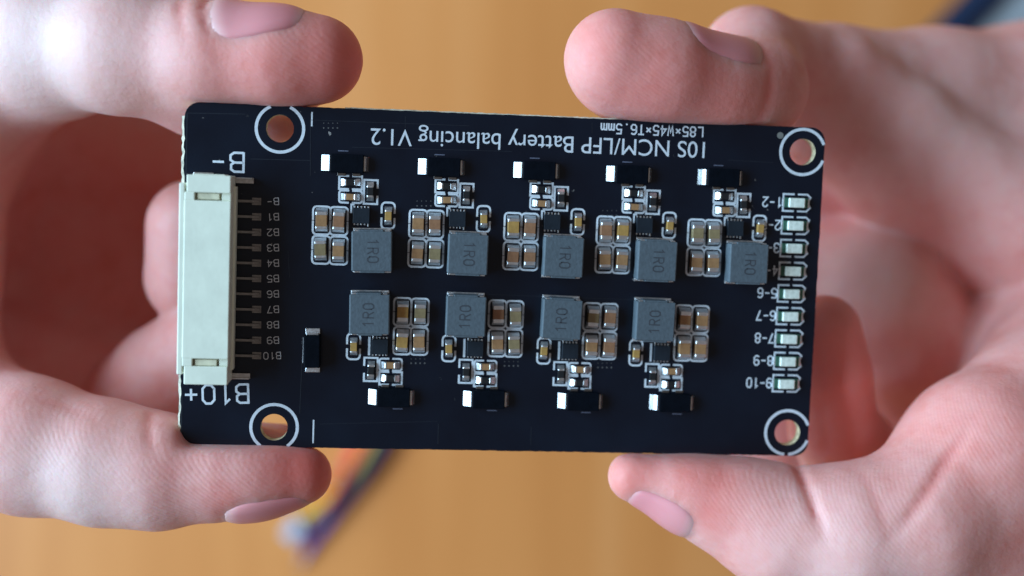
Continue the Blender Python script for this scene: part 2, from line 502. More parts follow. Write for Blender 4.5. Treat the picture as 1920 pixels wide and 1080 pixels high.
# title in a proportional typeface
def title():
    cu = bpy.data.curves.new('title', 'FONT'); cu.body = '10S NCM/LFP Battery balancing V1.2'
    ob = bpy.data.objects.new('tmp', cu); COL.objects.link(ob)
    dg = bpy.context.evaluated_depsgraph_get()
    me = bpy.data.meshes.new_from_object(ob.evaluated_get(dg)); bpy.data.objects.remove(ob)
    n = len(me.vertices); co = np.zeros(n * 3); me.vertices.foreach_get('co', co); co = co.reshape(-1, 3)
    x0, x1 = co[:, 0].min(), co[:, 0].max()
    capH = 0.70
    s = np.array(B(1322, 266.5)); e = np.array(B(695.5, 240.5)); d = e - s; L = np.linalg.norm(d); d /= L; up = np.array([-d[1], d[0]])
    q = s + np.outer((co[:, 0] - x0) / (x1 - x0) * L, d) + np.outer(co[:, 1] / capH * 2.18, up)
    out = np.zeros_like(co); out[:, :2] = q; out[:, 2] = 0.018
    me.vertices.foreach_set('co', (out * MM).ravel()); me.update()
    me.materials.clear(); me.materials.append(M['silk'])
    o = link('title_lettering', me, board)
    o['label'] = 'white legend 10S NCM/LFP Battery balancing V1.2 printed upside down'
title()

# short legend dashes, fiducial, dotted via rows
silk.line([B(585, 211), B(584.5, 236)], 0.2)
silk.line([B(588, 788), B(587, 830)], 0.2)
vias = Print()
for (vx, vy, n) in ((607, 240, 4), (782, 386, 4), (1130, 404, 4)):
    for k in range(n): vias.disc(*B(vx + k * 8.6, vy), 0.10); vias.disc(*B(vx + k * 8.6, vy - 9), 0.07)
for (vx, vy) in ((771, 681), (946, 686), (1121, 689)):
    for k in range(4): vias.disc(*B(vx + k * 8.4, vy), 0.12); vias.disc(*B(vx + k * 8.4, vy - 8), 0.07)
vias.build('tented_vias', noisy('tented_via_rim', (0.10, 0.10, 0.10), 0.5), board)
fid = Print(); fid.disc(*B(1463, 254), 0.45, 20); fid.build('fiducial', noisy('bare_copper_dot', (0.20, 0.20, 0.18), 0.5), board)
tr = Print()
for a, b, w in [((353, 212), (460, 214), 0.08), ((351, 212), (349, 325), 0.14), ((582, 330), (582, 225), 0.08), ((582, 225), (880, 236), 0.06),
                ((470, 298), (582, 301), 0.08), ((341, 735), (340, 815), 0.16), ((568, 630), (562, 775), 0.09), ((822, 795), (821, 832), 0.09),
                ((996, 800), (995, 834), 0.08), ((600, 795), (820, 790), 0.05), ((660, 276), (960, 284), 0.06), ((1365, 300), (1450, 305), 0.06),
                ((760, 240), (760, 218), 0.06), ((1110, 250), (1110, 230), 0.06), ((860, 550), (1300, 566), 0.05), ((540, 470), (543, 520), 0.05)]:
    tr.line([B(*a), B(*b)], w)
tr.build('copper_traces', M['trace'], board)

# ---- chip parts -------------------------------------------------------
MESH = {}
def chip_meshes(key, L, W, H, term, fil, bodymat):
    """length along x"""
    if key in MESH: return MESH[key]
    bm = bmesh.new(); bm_box(bm, -L / 2 + term * 0.6, L / 2 - term * 0.6, -W / 2, W / 2, 0.04, H, 0.05)
    body = bm_mesh(key + '_body', bm, bodymat)
    bm = bmesh.new()                                   # terminal on the +x end: wrap-round cap plus concave solder fillet
    g = 0.03
    bm_box(bm, L / 2 - term, L / 2 + g, -W / 2 - g, W / 2 + g, 0.02, H + g, 0.17, 4)
    prof = [(L / 2 + g - 0.06, 0.0), (L / 2 + fil, 0.0)]
    for i in range(1, 7):
        t = i / 6
        prof.append((L / 2 + g + (fil - g) * (1 - t) ** 1.12, H * 0.80 * t ** 1.08 + 0.03))
    prof.append((L / 2 + g - 0.06, H * 0.80 + 0.03))
    bm_profile(bm, prof, -W / 2 - g * 1.5, W / 2 + g * 1.5)
    term_me = bm_mesh(key + '_terminal', bm, M['solder'])
    MESH[key] = (body, term_me)
    return MESH[key]

def chip(name, key, dims, mat, x, y, rz):
    body, te = chip_meshes(key, *dims, mat)
    o = link(name, body, board, (x + random.uniform(-.04, .04), y + random.uniform(-.04, .04), 0), rz + random.uniform(-.045, .045))
    for a_ in (0.0, math.pi):
        t_ = link('terminal', te, o, (0, 0, 0), a_); t_.scale = (random.uniform(0.97, 1.05), random.uniform(0.98, 1.02), random.uniform(0.96, 1.04))
    return o

def bracket(x0, x1, y0, y1, r, gap, axis, w=0.26, closed_side=False):
    """two facing C shapes round a chip; axis = direction in which the chip lies"""
    pts = rrect(x0, x1, y0, y1, r, 3) if r > 0 else [(x1, y1), (x0, y1), (x0, y0), (x1, y0)]
    cx, cy = (x0 + x1) / 2, (y0 + y1) / 2
    res = []
    if axis == 'y':
        top = [p for p in pts if p[1] > cy]; bot = [p for p in pts if p[1] <= cy]
        res.append([(x1, cy + gap)] + top + [(x0, cy + gap)])
        res.append([(x0, cy - gap)] + bot + [(x1, cy - gap)])
    else:
        le = [p for p in pts if p[0] <= cx]; ri = sorted([p for p in pts if p[0] > cx], key=lambda p: math.atan2(p[1] - cy, p[0] - cx))
        res.append([(cx - gap, y1)] + le + [(cx - gap, y0)])
        res.append([(cx + gap, y0)] + ri + [(cx + gap, y1)])
    return res

# inductor mesh: pressed powder body with a step at both ends and bent terminals
IND_H = 2.9
def inductor_mesh():
    bm = bmesh.new()
    bm_box(bm, -2.62, 2.62, -2.60, 2.60, 0.25, IND_H, 0.16, 2)
    bm_box(bm, -1.7, 1.5, 2.52, 2.80, 0.3, IND_H - 0.10, 0.08)
    bm_box(bm, -1.5, 1.7, -2.80, -2.52, 0.3, IND_H - 0.10, 0.08)
    return bm_mesh('inductor', bm, M['ind'])
def inductor_leads():
    bm = bmesh.new()
    for s in (1, -1):
        bm_box(bm, -2.3, -1.72, *(sorted((s * 2.55, s * 2.74))), 0.03, 2.5, 0.04)
        bm_box(bm, 1.74, 2.35, *(sorted((s * 2.55, s * 2.74))), 0.03, 2.5, 0.04)
        bm_box(bm, -2.5, 2.5, *(sorted((s * 2.4, s * 2.95))), 0.01, 0.2, 0.03)
    return bm_mesh('inductor_lead', bm, M['solder'])
def digits_mesh():
    pr = Print()
    # engraved digits, reading down the body
    for i, ch in enumerate('1R0'):
        polys = G.get(ch) or [[(0, 0), (0, 6), (2.6, 6), (3.5, 5.2), (3.5, 3.9), (2.6, 3.1), (0.15, 3.1)], [(1.8, 3.05), (3.6, 0)]]
        for poly in polys:
            pr.line([((y / 6 - 0.5) * 1.35 + 0.15, 1.55 - i * 1.12 - x / 3.6 * 0.72) for x, y in poly], 0.17)
    V = [(x, y, z + IND_H - 0.012) for x, y, z in pr.V]
    me = bpy.data.meshes.new('digits'); me.from_pydata((np.array(V) * MM).tolist(), [], pr.F); me.materials.append(M['ind_print']); return me
IM, IL, ID = inductor_mesh(), inductor_leads(), digits_mesh()

def ic_meshes():
    bm = bmesh.new(); bm_box(bm, -1.08, 1.08, -1.02, 1.02, 0.03, 0.85, 0.05)
    body = bm_mesh('chip_package', bm, M['ic'])
    bm = bmesh.new()
    for k in range(5):
        x = -0.9 + k * 0.45
        for s in (1, -1): bm_box(bm, x - 0.1, x + 0.1, *sorted((s * 0.9, s * 1.26)), 0.01, 0.10, 0.02)
    bm_box(bm, 0.82, 1.0, -1.42, -1.2, 0.01, 0.13, 0.03)
    return body, bm_mesh('chip_pins', bm, M['solder'])
ICB, ICP = ic_meshes()

DL = 4.35     # diode body length
def diode_meshes():
    bm = bmesh.new()
    bm_box(bm, -DL / 2, DL / 2, -1.2, 1.2, 0.08, 1.15, 0.12)
    body = bm_mesh('diode_body', bm, M['black'])
    bm = bmesh.new()                                  # lead on the +x side: foot, slope and shoulder
    prof = [(DL / 2 - 0.05, 0.10), (DL / 2 + 0.5, 0.0), (DL / 2 + 1.20, 0.0), (DL / 2 + 1.18, 0.09), (DL / 2 + 0.62, 0.43), (DL / 2 + 0.24, 0.74),
            (DL / 2 + 0.14, 0.79), (DL / 2 - 0.05, 0.80)]
    bm_profile(bm, prof, -1.02, 1.02)
    lead = bm_mesh('diode_lead', bm, M['lead'])
    bm = bmesh.new(); bm_profile(bm, [(DL / 2 - 0.05, 0.0), (DL / 2 + 0.62, 0.0), (DL / 2 + 0.58, 0.12), (DL / 2 + 0.30, 0.60), (DL / 2 + 0.2, 0.72), (DL / 2 - 0.05, 0.74)], -0.95, 0.95)
    short = bm_mesh('diode_short_lead', bm, M['tin'])
    bm = bmesh.new(); bm_box(bm, -1.25, -0.2, -1.62, -1.28, 0.0, 0.09, 0.02); bm_box(bm, 0.7, 1.7, -1.62, -1.28, 0.0, 0.09, 0.02)
    pads = bm_mesh('diode_pad', bm, M['pin'])
    return body, lead, short, pads
DB, DLM, DSM, DPD = diode_meshes()
faint = Print()

# layout of one balancing cell, measured on the first one, relative to its inductor
ind0 = np.array(B(696.5, 471.8, IND_H))
def rel(px, py, h=0.6): return np.array(B(px, py, h)) - ind0
CELL = {
 'caps': [rel(602.7, 413.6), rel(635, 414.8), rel(601.4, 468.8), rel(634.6, 470.2)],
 'cs': rel(727.5, 404.6), 'ic': rel(677.5, 404.5), 'r1': rel(657, 342.4), 'c1': rel(657, 368.8), 'r2': rel(693.5, 359.2),
 'diode': rel(651, 306.5),
}
bigkinds = ['cap0', 'cap1', 'cap2', 'cap0', 'cap2', 'cap1', 'cap3', 'cap0']
def cell(cx, cy, flip, idx):
    rz0 = math.pi if flip else 0.0
    sg = -1.0 if flip else 1.0
    def at(v, dx=0, dy=0): return cx + sg * (v[0] + dx), cy + sg * (v[1] + dy)
    def sl(lines, w=0.26):
        for ln in lines: silk.line([(cx + sg * x, cy + sg * y) for x, y in ln], w)
    o = link('inductor', IM, board, (cx + random.uniform(-.06, .06), cy + random.uniform(-.05, .05), 0), rz0 + random.uniform(-.025, .025)); link('terminal', IL, o); link('marking', ID, o)
    for k, v in enumerate(CELL['caps']):
        kind = bigkinds[(idx * 3 + k * 5 + (k * idx) % 3) % 8]
        j = random.uniform(-0.05, 0.05)
        chip('capacitor', 'big_' + kind, (2.25, 1.46, 1.25, 0.56, 0.44), M[kind], *at(v, j, random.uniform(-.05, .05)), math.pi / 2 + random.uniform(-.03, .03))
        sl(bracket(v[0] - 1.14, v[0] + 1.14, v[1] - 1.83, v[1] + 1.83, 0.45, 0.12, 'y', ))
    v = CELL['cs']
    chip('capacitor', 'small_cap3', (1.6, 0.86, 0.85, 0.34, 0.42), M['cap3'], *at(v), math.pi / 2)
    sl(bracket(v[0] - 0.86, v[0] + 0.86, v[1] - 1.72, v[1] + 1.72, 0.5, 0.35, 'y'))
    v = CELL['ic']
    o = link('chip', ICB, board, (*at(v), 0), rz0); link('pins', ICP, o)
    if flip: sl([[(v[0] + 1.42, v[1] + 1.15), (v[0] + 1.42, v[1] - 1.15)]], 0.3)
    else: sl([[(v[0] - 1.02, v[1] + 1.42), (v[0] - 1.36, v[1] + 1.42), (v[0] - 1.36, v[1] + 0.35)]], 0.24)
    v = CELL['r1']
    chip('resistor', 'res', (1.55, 0.84, 0.5, 0.36, 0.46), M['res'], *at(v), rz0)
    sl(bracket(v[0] - 1.48, v[0] + 1.48, v[1] - 0.86, v[1] + 0.86, 0.0, 0.28, 'x'))
    v = CELL['c1']
    chip('capacitor', 'small_cap0', (1.55, 0.82, 0.8, 0.36, 0.46), M['cap0'], *at(v), rz0)
    sl(bracket(v[0] - 1.48, v[0] + 1.48, v[1] - 0.80, v[1] + 0.78, 0.3, 0.28, 'x'))
    v = CELL['r2']
    chip('resistor', 'res', (1.55, 0.84, 0.5, 0.36, 0.46), M['res'], *at(v, 0.06), math.pi / 2)
    sl([[(v[0] + 0.98, v[1] + 0.5), (v[0] + 0.98, v[1] + 1.5), (v[0] - 0.78, v[1] + 1.5), (v[0] - 0.78, v[1] - 1.62), (v[0] + 0.98, v[1] - 1.62), (v[0] + 0.98, v[1] - 0.6)]])
    v = CELL['diode']
    o = link('diode', DB, board, (*at(v), 0), rz0); link('lead', DLM if flip else DSM, o); link('lead', DSM if flip else DLM, o, (0, 0, 0), math.pi); link('pad', DPD, o)
    faint.line([at(v, -1.2, 1.62), at(v, 0.05, 1.62)], 0.13)

TOP = [(696.5, 471.8), (878.5, 477.7), (1058, 483), (1232.5, 489), (1404.5, 494.2)]
BOT = [(692, 589.3), (873.8, 593.7), (1054.8, 598.8), (1230.3, 602.8)]
for i, p in enumerate(TOP): cell(*B(*p, IND_H), False, i)
for i, p in enumerate(BOT): cell(*B(*p, IND_H), True, i + 5)

# ---- indicator diodes down the right edge --------------------------------
def led_meshes():
    bm = bmesh.new(); bm_box(bm, -1.62, 1.62, -0.66, 0.66, 0.02, 0.42, 0.04)
    base = bm_mesh('led_base', bm, M['led_base'])
    bm = bmesh.new(); bm_box(bm, -1.15, 1.05, -0.64, 0.64, 0.43, 1.02, 0.14, 3)
    lens = bm_mesh('led_lens', bm, M['led_lens'])
    bm = bmesh.new()
    for s in (-1, 1):
        bm_box(bm, *sorted((s * 1.42, s * 1.9)), -0.6, 0.6, 0.0, 0.3, 0.12)
    return base, lens, bm_mesh('led_terminal', bm, M['solder'])
LB, LL, LT = led_meshes()
l0, l8 = np.array(B(1495.3, 380.5, 0.9)), np.array(B(1475.9, 720.8, 0.9))
for i in range(9):
    c = l0 + (l8 - l0) * i / 8
    o = link('indicator_led', LB, board, (c[0], c[1], 0), random.uniform(-.02, .02)); link('lens', LL, o); link('terminal', LT, o)
    x, y = c
    silk.line([(x - 0.25, y + 1.14), (x - 1.72, y + 1.14), (x - 1.72, y - 1.14), (x - 0.25, y - 1.14)], 0.24)
    silk.line([(x + 0.35, y + 1.14), (x + 1.6, y + 1.14), (x + 2.05, y + 0.75), (x + 1.75, y + 0.05), (x + 2.05, y - 0.65), (x + 1.55, y - 1.14), (x + 0.35, y - 1.14)], 0.24)
    lab = '%d-%d' % (i + 1, i + 2)
    stroke_text(lab, (x - 1.95, y + 0.62), (x - 1.95 - 0.86 * len(lab), y + 0.62), 1.25, 0.2)

# ---- big melf/shunt diode beside the connector ---------------------------
bx, by = B(585.5, 658.5, 1.0)
bm = bmesh.new(); bm_box(bm, -1.05, 1.05, -2.15, 2.15, 0.08, 1.6, 0.15)
o = link('rectifier', bm_mesh('rectifier', bm, M['black']), board, (bx, by, 0), 0.02)
for s in (1, -1):
    bm = bmesh.new(); bm_box(bm, -0.95, 0.95, *sorted((s * 2.16, s * 2.92)), 0.0, 0.22, 0.06); bm_box(bm, -0.8, 0.8, *sorted((s * 2.1, s * 2.4)), 0.1, 0.95, 0.06)
    link('lead', bm_mesh('rectifier_lead', bm, M['solder']), o)
silk.line([(bx - 1.32, by + 1.6), (bx - 1.32, by - 1.7)], 0.16)

# ---- cream wire-to-board connector ---------------------------------------
CH = 4.9
cx0, cyt = B(336, 342, CH)     # outer left edge / top of long body
cx1, _ = B(431.5, 470, CH)
_, cyb = B(420, 705, CH)
ex0, eyt = B(350, 327, CH)     # narrower end block
_, eyb = B(400, 722, CH)
cm = (cyt + cyb) / 2
con = bpy.data.objects.new('connector', None); COL.objects.link(con); con.parent = board
def conbox(bm, *a, bev=0.12): bm_box(bm, *a, bev, 2)
bm = bmesh.new()
sl_h = 1.9   # latch slot length
conbox(bm, cx0 + 0.62, cx1, cyb + 2.15, cyt - 2.15, 0.15, CH)           # main housing
conbox(bm, cx0, cx0 + 0.70, cyb + 0.05, cyt - 0.05, 0.15, CH - 0.07)      # front lip
for s, ye in ((1, eyt), (-1, eyb)):
    yin = cyt - 2.15 if s > 0 else cyb + 2.15
    a = sorted((yin - s * 0.05, yin + s * 1.02))
    conbox(bm, cx0 + 0.64, cx0 + 1.95, *a, 0.15, CH - 0.03)               # slot flanks
    conbox(bm, cx0 + 5.25, cx1 - 0.04, *a, 0.15, CH - 0.45)
    conbox(bm, cx0 + 1.9, cx0 + 5.3, *a, 0.15, CH - 1.1)                  # slot floor
    a = sorted((yin + s * 0.97, ye))
    conbox(bm, ex0, cx1 - 0.06, *a, 0.15, CH - 0.03)                      # end block
    conbox(bm, ex0 + 0.5, cx1 - 0.9, *sorted((ye - s * 0.1, ye + s * 0.14)), 0.15, CH - 1.3)
hs = link('housing', bm_mesh('connector_housing', bm, M['nylon']), con)
M['latch'] = noisy('yellowed_nylon', (0.72, 0.68, 0.48), 0.5)
for s in (1, -1):
    bm = bmesh.new()
    yin = cyt - 2.15 if s > 0 else cyb + 2.15
    conbox(bm, cx0 + 2.25, cx0 + 5.0, *sorted((yin + s * 0.12, yin + s * 0.92)), CH - 1.2, CH - 0.30, bev=0.08)
    link('latch', bm_mesh('connector_latch', bm, M['latch']), con)
# inner skirt under the top, visible as the dim side wall
bm = bmesh.new(); conbox(bm, cx1 - 0.6, cx1 + 0.25, cyb + 0.3, cyt - 0.3, 0.1, 1.7, bev=0.08)
link('rear_wall', bm_mesh('connector_wall', bm, M['nylon']), con)
for s, ye in ((1, eyt), (-1, eyb)):
    bm = bmesh.new()
    ya = ye - s * 0.15
    conbox(bm, cx1 - 0.4, cx1 + 2.3, *sorted((ya, ya - s * 0.75)), 0.0, 0.55 if s > 0 else 0.4, bev=0.06)
    conbox(bm, cx1 - 0.4, cx1 + 2.2, *sorted((ya, ya - s * 0.2)), 0.3, 1.2 if s > 0 else 0.8, bev=0.05)
    conbox(bm, cx0 + 1.0, cx0 + 3.6, *sorted((ye + s * 0.35, ye - s * 0.2)), 0.0, 0.3, bev=0.08)
    link('solder_tab', bm_mesh('solder_tab', bm, M['tin']), con)
bm = bmesh.new()
conbox(bm, 0.0, 3.3, -0.17, 0.17, 0.22, 0.5, bev=0.05)
conbox(bm, 2.6, 3.95, -0.20, 0.20, 0.10, 0.42, bev=0.06)
conbox(bm, 2.9, 4.1, -0.48, 0.48, 0.0, 0.12, bev=0.05)
PM = bm_mesh('contact_pin', bm, M['pin'])
for i in range(11):
    py = 378 + i * 28.92
    ux, uy = B(489, py, 0.2)
    o = link('contact_pin', PM, con, (ux - 4.05, uy, 0))

silk.build('legend_print', M['silk'], board)['kind'] = 'stuff'
faint.build('polarity_dashes', noisy('thin_legend_ink', (0.13, 0.14, 0.20), 0.6), board)['kind'] = 'stuff'
for n_ in ('tented_vias', 'copper_traces'):
    bpy.data.objects[n_]['kind'] = 'stuff'

# ------------------------------------------------------------------ hands: one continuous skin each, grown from a distance field
def smin(a, b, k):
    h = np.maximum(k - np.abs(a - b), 0) / k
    return np.minimum(a, b) - h * h * k * 0.25
def smax(a, b, k): return -smin(-a, -b, k)

class Hand:
    def __init__(s): s.prims = []; s.creases = []; s.groove = []; s.tints = []
    def cone(s, a, ra, b, rb, k=3.0, flat=None, fs=1.0):
        s.prims.append((np.asarray(a, float), ra, np.asarray(b, float), rb, k, None if flat is None else np.asarray(flat, float) / np.linalg.norm(flat), fs)); return s
    def chain(s, nodes, k=3.0, first_k=None, flat=None, fs=1.0):
        """nodes: (px, py, z, r)"""
        for i in range(len(nodes) - 1):
            p, q = nodes[i], nodes[i + 1]
            s.cone(P(*p[:3]), p[3], P(*q[:3]), q[3], first_k if (i == 0 and first_k) else k, flat, fs)
    def crease(s, p, n, w, depth, R, side=None):
        s.creases.append((np.asarray(p, float), np.asarray(n, float) / np.linalg.norm(n), w, depth, R, None if side is None else np.asarray(side, float) / np.linalg.norm(side)))
    def sdf(s, X, groove=True):
        d = None
        for a, ra, b, rb, k, flat, fs in s.prims:
            ba = b - a; L2 = ba @ ba
            t = np.clip(((X - a) @ ba) / L2, 0, 1)
            v = X - a - t[:, None] * ba
            if flat is not None:
                v = v + np.outer((fs - 1) * (v @ flat), flat)
            q = np.sqrt((v * v).sum(1)) - (ra + (rb - ra) * t)
            d = q if d is None else smin(d, q, k)
        for p, n, w, depth, R, side in s.creases:
            v = X - p
            r2 = (v * v).sum(1)
            m = r2 < (2 * R) ** 2
            if not m.any(): continue
            vv = v[m]; t = vv @ n
            amt = depth * np.exp(-(t / w) ** 2) * np.exp(-(r2[m] / R ** 2) ** 2)
            if side is not None: amt = amt * np.clip((vv @ side) / (0.5 * R) + 0.3, 0, 1)
            d[m] += amt
        if groove:
            for pts, w, depth in s.groove:
                lo, hi = pts.min(0) - 2, pts.max(0) + 2
                m = np.all((X > lo) & (X < hi), axis=1)
                if not m.any(): continue
                Y = X[m]
                dm = np.full(len(Y), 1e9)
                for p in pts: dm = np.minimum(dm, ((Y - p) ** 2).sum(1))
                d[m] += depth * np.exp(-dm / (w * w))
        # flesh gives way to the board it holds
        q = (X - BT) @ BR
        bx = np.abs(q[:, 0]) - BW / 2; by = np.abs(q[:, 1]) - BH / 2
        rr = 1.9
        o2 = np.sqrt(np.maximum(bx + rr, 0) ** 2 + np.maximum(by + rr, 0) ** 2) + np.minimum(np.maximum(bx + rr, by + rr), 0) - rr
        col = np.maximum(o2, -BTH - 0.05 - q[:, 2])
        d = smax(d, -col - 0.22, 1.3)
        return d

    def grid_mesh(s, h=0.6):
        lo = np.min([np.minimum(a - ra, b - rb) for a, ra, b, rb, *_ in s.prims], axis=0) - 3
        hi = np.max([np.maximum(a + ra, b + rb) for a, ra, b, rb, *_ in s.prims], axis=0) + 3
        bs = 6; H = h * bs
        nb = np.ceil((hi - lo) / H).astype(int)
        ax = [lo[i] + (np.arange(nb[i]) + 0.5) * H - h / 2 for i in range(3)]
        C = np.stack(np.meshgrid(*ax, indexing='ij'), -1)
        dc = s.sdf(C.reshape(-1, 3), False).reshape(nb)
        act = np.abs(dc) < H * 1.15
        D = np.repeat(np.repeat(np.repeat(np.where(dc < 0, -9.0, 9.0).astype(np.float32), bs, 0), bs, 1), bs, 2)
        idx = np.argwhere(act)
        off = np.stack(np.meshgrid(*[np.arange(bs)] * 3, indexing='ij'), -1).reshape(-1, 3)
        for c in range(0, len(idx), 1500):
            ii = (idx[c:c + 1500, None, :] * bs + off[None]).reshape(-1, 3)
            D[ii[:, 0], ii[:, 1], ii[:, 2]] = s.sdf(lo + ii * h)
        # naive surface nets
        ins = D < 0
        n = np.array(D.shape)
        cnt = np.zeros(n - 1, np.int8)
        for dx in (0, 1):
            for dy in (0, 1):
                for dz in (0, 1):
                    cnt += ins[dx:n[0] - 1 + dx, dy:n[1] - 1 + dy, dz:n[2] - 1 + dz]
        cells = np.argwhere((cnt > 0) & (cnt < 8))
        vid = np.full(n - 1, -1, np.int64); vid[cells[:, 0], cells[:, 1], cells[:, 2]] = np.arange(len(cells))
        cor = np.array([(x, y, z) for x in (0, 1) for y in (0, 1) for z in (0, 1)])
        vals = np.stack([D[cells[:, 0] + c[0], cells[:, 1] + c[1], cells[:, 2] + c[2]] for c in cor], 1).astype(float)
        acc = np.zeros((len(cells), 3)); num = np.zeros(len(cells))
        for i in range(8):
            for j in range(i + 1, 8):
                if np.abs(cor[i] - cor[j]).sum() != 1: continue
                m = (vals[:, i] < 0) != (vals[:, j] < 0)
                t = vals[m, i] / (vals[m, i] - vals[m, j])
                acc[m] += cor[i] + t[:, None] * (cor[j] - cor[i]); num[m] += 1
        V = lo + (cells + acc / num[:, None]) * h
        F = []
        for axis in range(3):
            sl0 = [slice(None)] * 3; sl1 = [slice(None)] * 3
            sl0[axis] = slice(0, -1); sl1[axis] = slice(1, None)
            a = ins[tuple(sl0)]; b = ins[tuple(sl1)]
            e = np.argwhere(a != b)
            u, v = (axis + 1) % 3, (axis + 2) % 3
            ok = (e[:, u] > 0) & (e[:, v] > 0) & (e[:, u] < n[u] - 1) & (e[:, v] < n[v] - 1)
            e = e[ok]
            du = np.zeros(3, int); du[u] = 1; dv = np.zeros(3, int); dv[v] = 1
            q = [e - du - dv, e - dv, e, e - du]
            q = np.stack([vid[x[:, 0], x[:, 1], x[:, 2]] for x in q], 1)
            fl = a[e[:, 0], e[:, 1], e[:, 2]]
            q[~fl] = q[~fl][:, ::-1]
            F.append(q)
        F = np.concatenate(F); F = F[(F >= 0).all(1)]
        return V, F

def skin_material():
    m, n, l, b = new_mat('skin', (0.5, 0.3, 0.24), 0.54, spec=0.34)
    tc = n.new('ShaderNodeTexCoord')
    at = n.new('ShaderNodeAttribute'); at.attribute_name = 'tint'
    sp = n.new('ShaderNodeSeparateColor'); l.new(at.outputs['Color'], sp.inputs['Color'])
    nz = n.new('ShaderNodeTexNoise'); nz.inputs['Scale'].default_value = 170; nz.inputs['Detail'].default_value = 7; nz.inputs['Roughness'].default_value = 0.62
    l.new(tc.outputs['Object'], nz.inputs['Vector'])
    r = ramp(n, [(0.28, (0.74, 0.27, 0.225)), (0.5, (0.79, 0.355, 0.31)), (0.75, (0.80, 0.42, 0.375))])
    l.new(nz.outputs['Fac'], r.inputs['Fac'])
    mx = n.new('ShaderNodeMix'); mx.data_type = 'RGBA'
    l.new(sp.outputs['Red'], mx.inputs['Factor']); l.new(r.outputs['Color'], mx.inputs['A']); mx.inputs['B'].default_value = (0.74, 0.16, 0.125, 1)
    mx2 = n.new('ShaderNodeMix'); mx2.data_type = 'RGBA'
    l.new(sp.outputs['Green'], mx2.inputs['Factor']); l.new(mx.outputs['Result'], mx2.inputs['A']); mx2.inputs['B'].default_value = (0.76, 0.58, 0.53, 1)
    l.new(mx2.outputs['Result'], b.inputs['Base Color'])
    b.inputs['Subsurface Weight'].default_value = 0.6
    b.inputs['Subsurface Radius'].default_value = (1.0, 0.32, 0.18)
    b.inputs['Subsurface Scale'].default_value = 0.004
    # papillary ridges and fine wrinkles
    wv = n.new('ShaderNodeTexWave'); wv.bands_direction = 'DIAGONAL'
    wv.inputs['Scale'].default_value = 800; wv.inputs['Distortion'].default_value = 5.0; wv.inputs['Detail'].default_value = 2.0; wv.inputs['Detail Scale'].default_value = 0.045
    l.new(tc.outputs['Object'], wv.inputs['Vector'])
    vo = n.new('ShaderNodeTexVoronoi'); vo.inputs['Scale'].default_value = 1100; vo.feature = 'DISTANCE_TO_EDGE'
    l.new(tc.outputs['Object'], vo.inputs['Vector'])
    n3 = n.new('ShaderNodeTexNoise'); n3.inputs['Scale'].default_value = 420; n3.inputs['Detail'].default_value = 4
    l.new(tc.outputs['Object'], n3.inputs['Vector'])
    b1 = n.new('ShaderNodeBump'); b1.inputs['Distance'].default_value = 0.000016; l.new(sp.outputs['Blue'], b1.inputs['Strength'])
    l.new(wv.outputs['Fac'], b1.inputs['Height'])
    b2 = n.new('ShaderNodeBump'); b2.inputs['Strength'].default_value = 0.25; b2.inputs['Distance'].default_value = 0.00012
    l.new(vo.outputs['Distance'], b2.inputs['Height']); l.new(b1.outputs['Normal'], b2.inputs['Normal'])
    b3 = n.new('ShaderNodeBump'); b3.inputs['Strength'].default_value = 0.35; b3.inputs['Distance'].default_value = 0.0004
    l.new(n3.outputs['Fac'], b3.inputs['Height']); l.new(b2.outputs['Normal'], b3.inputs['Normal'])
    l.new(b3.outputs['Normal'], b.inputs['Normal'])
    return m
SKIN = skin_material()
def nail_material():
    m, n, l, b = new_mat('fingernail', (0.55, 0.34, 0.31), 0.42, spec=0.22)
    at = n.new('ShaderNodeAttribute'); at.attribute_name = 'along'
    r = ramp(n, [(0.0, (0.74, 0.46, 0.42)), (0.2, (0.76, 0.30, 0.30)), (0.86, (0.76, 0.27, 0.28)), (0.96, (0.73, 0.40, 0.38)), (1.0, (0.74, 0.45, 0.42))])
    l.new(at.outputs['Fac'], r.inputs['Fac']); l.new(r.outputs['Color'], b.inputs['Base Color'])
    b.inputs['Subsurface Weight'].default_value = 0.2; b.inputs['Subsurface Scale'].default_value = 0.0012
    b.inputs['Coat Weight'].default_value = 0.0
    return m
NAIL = nail_material()

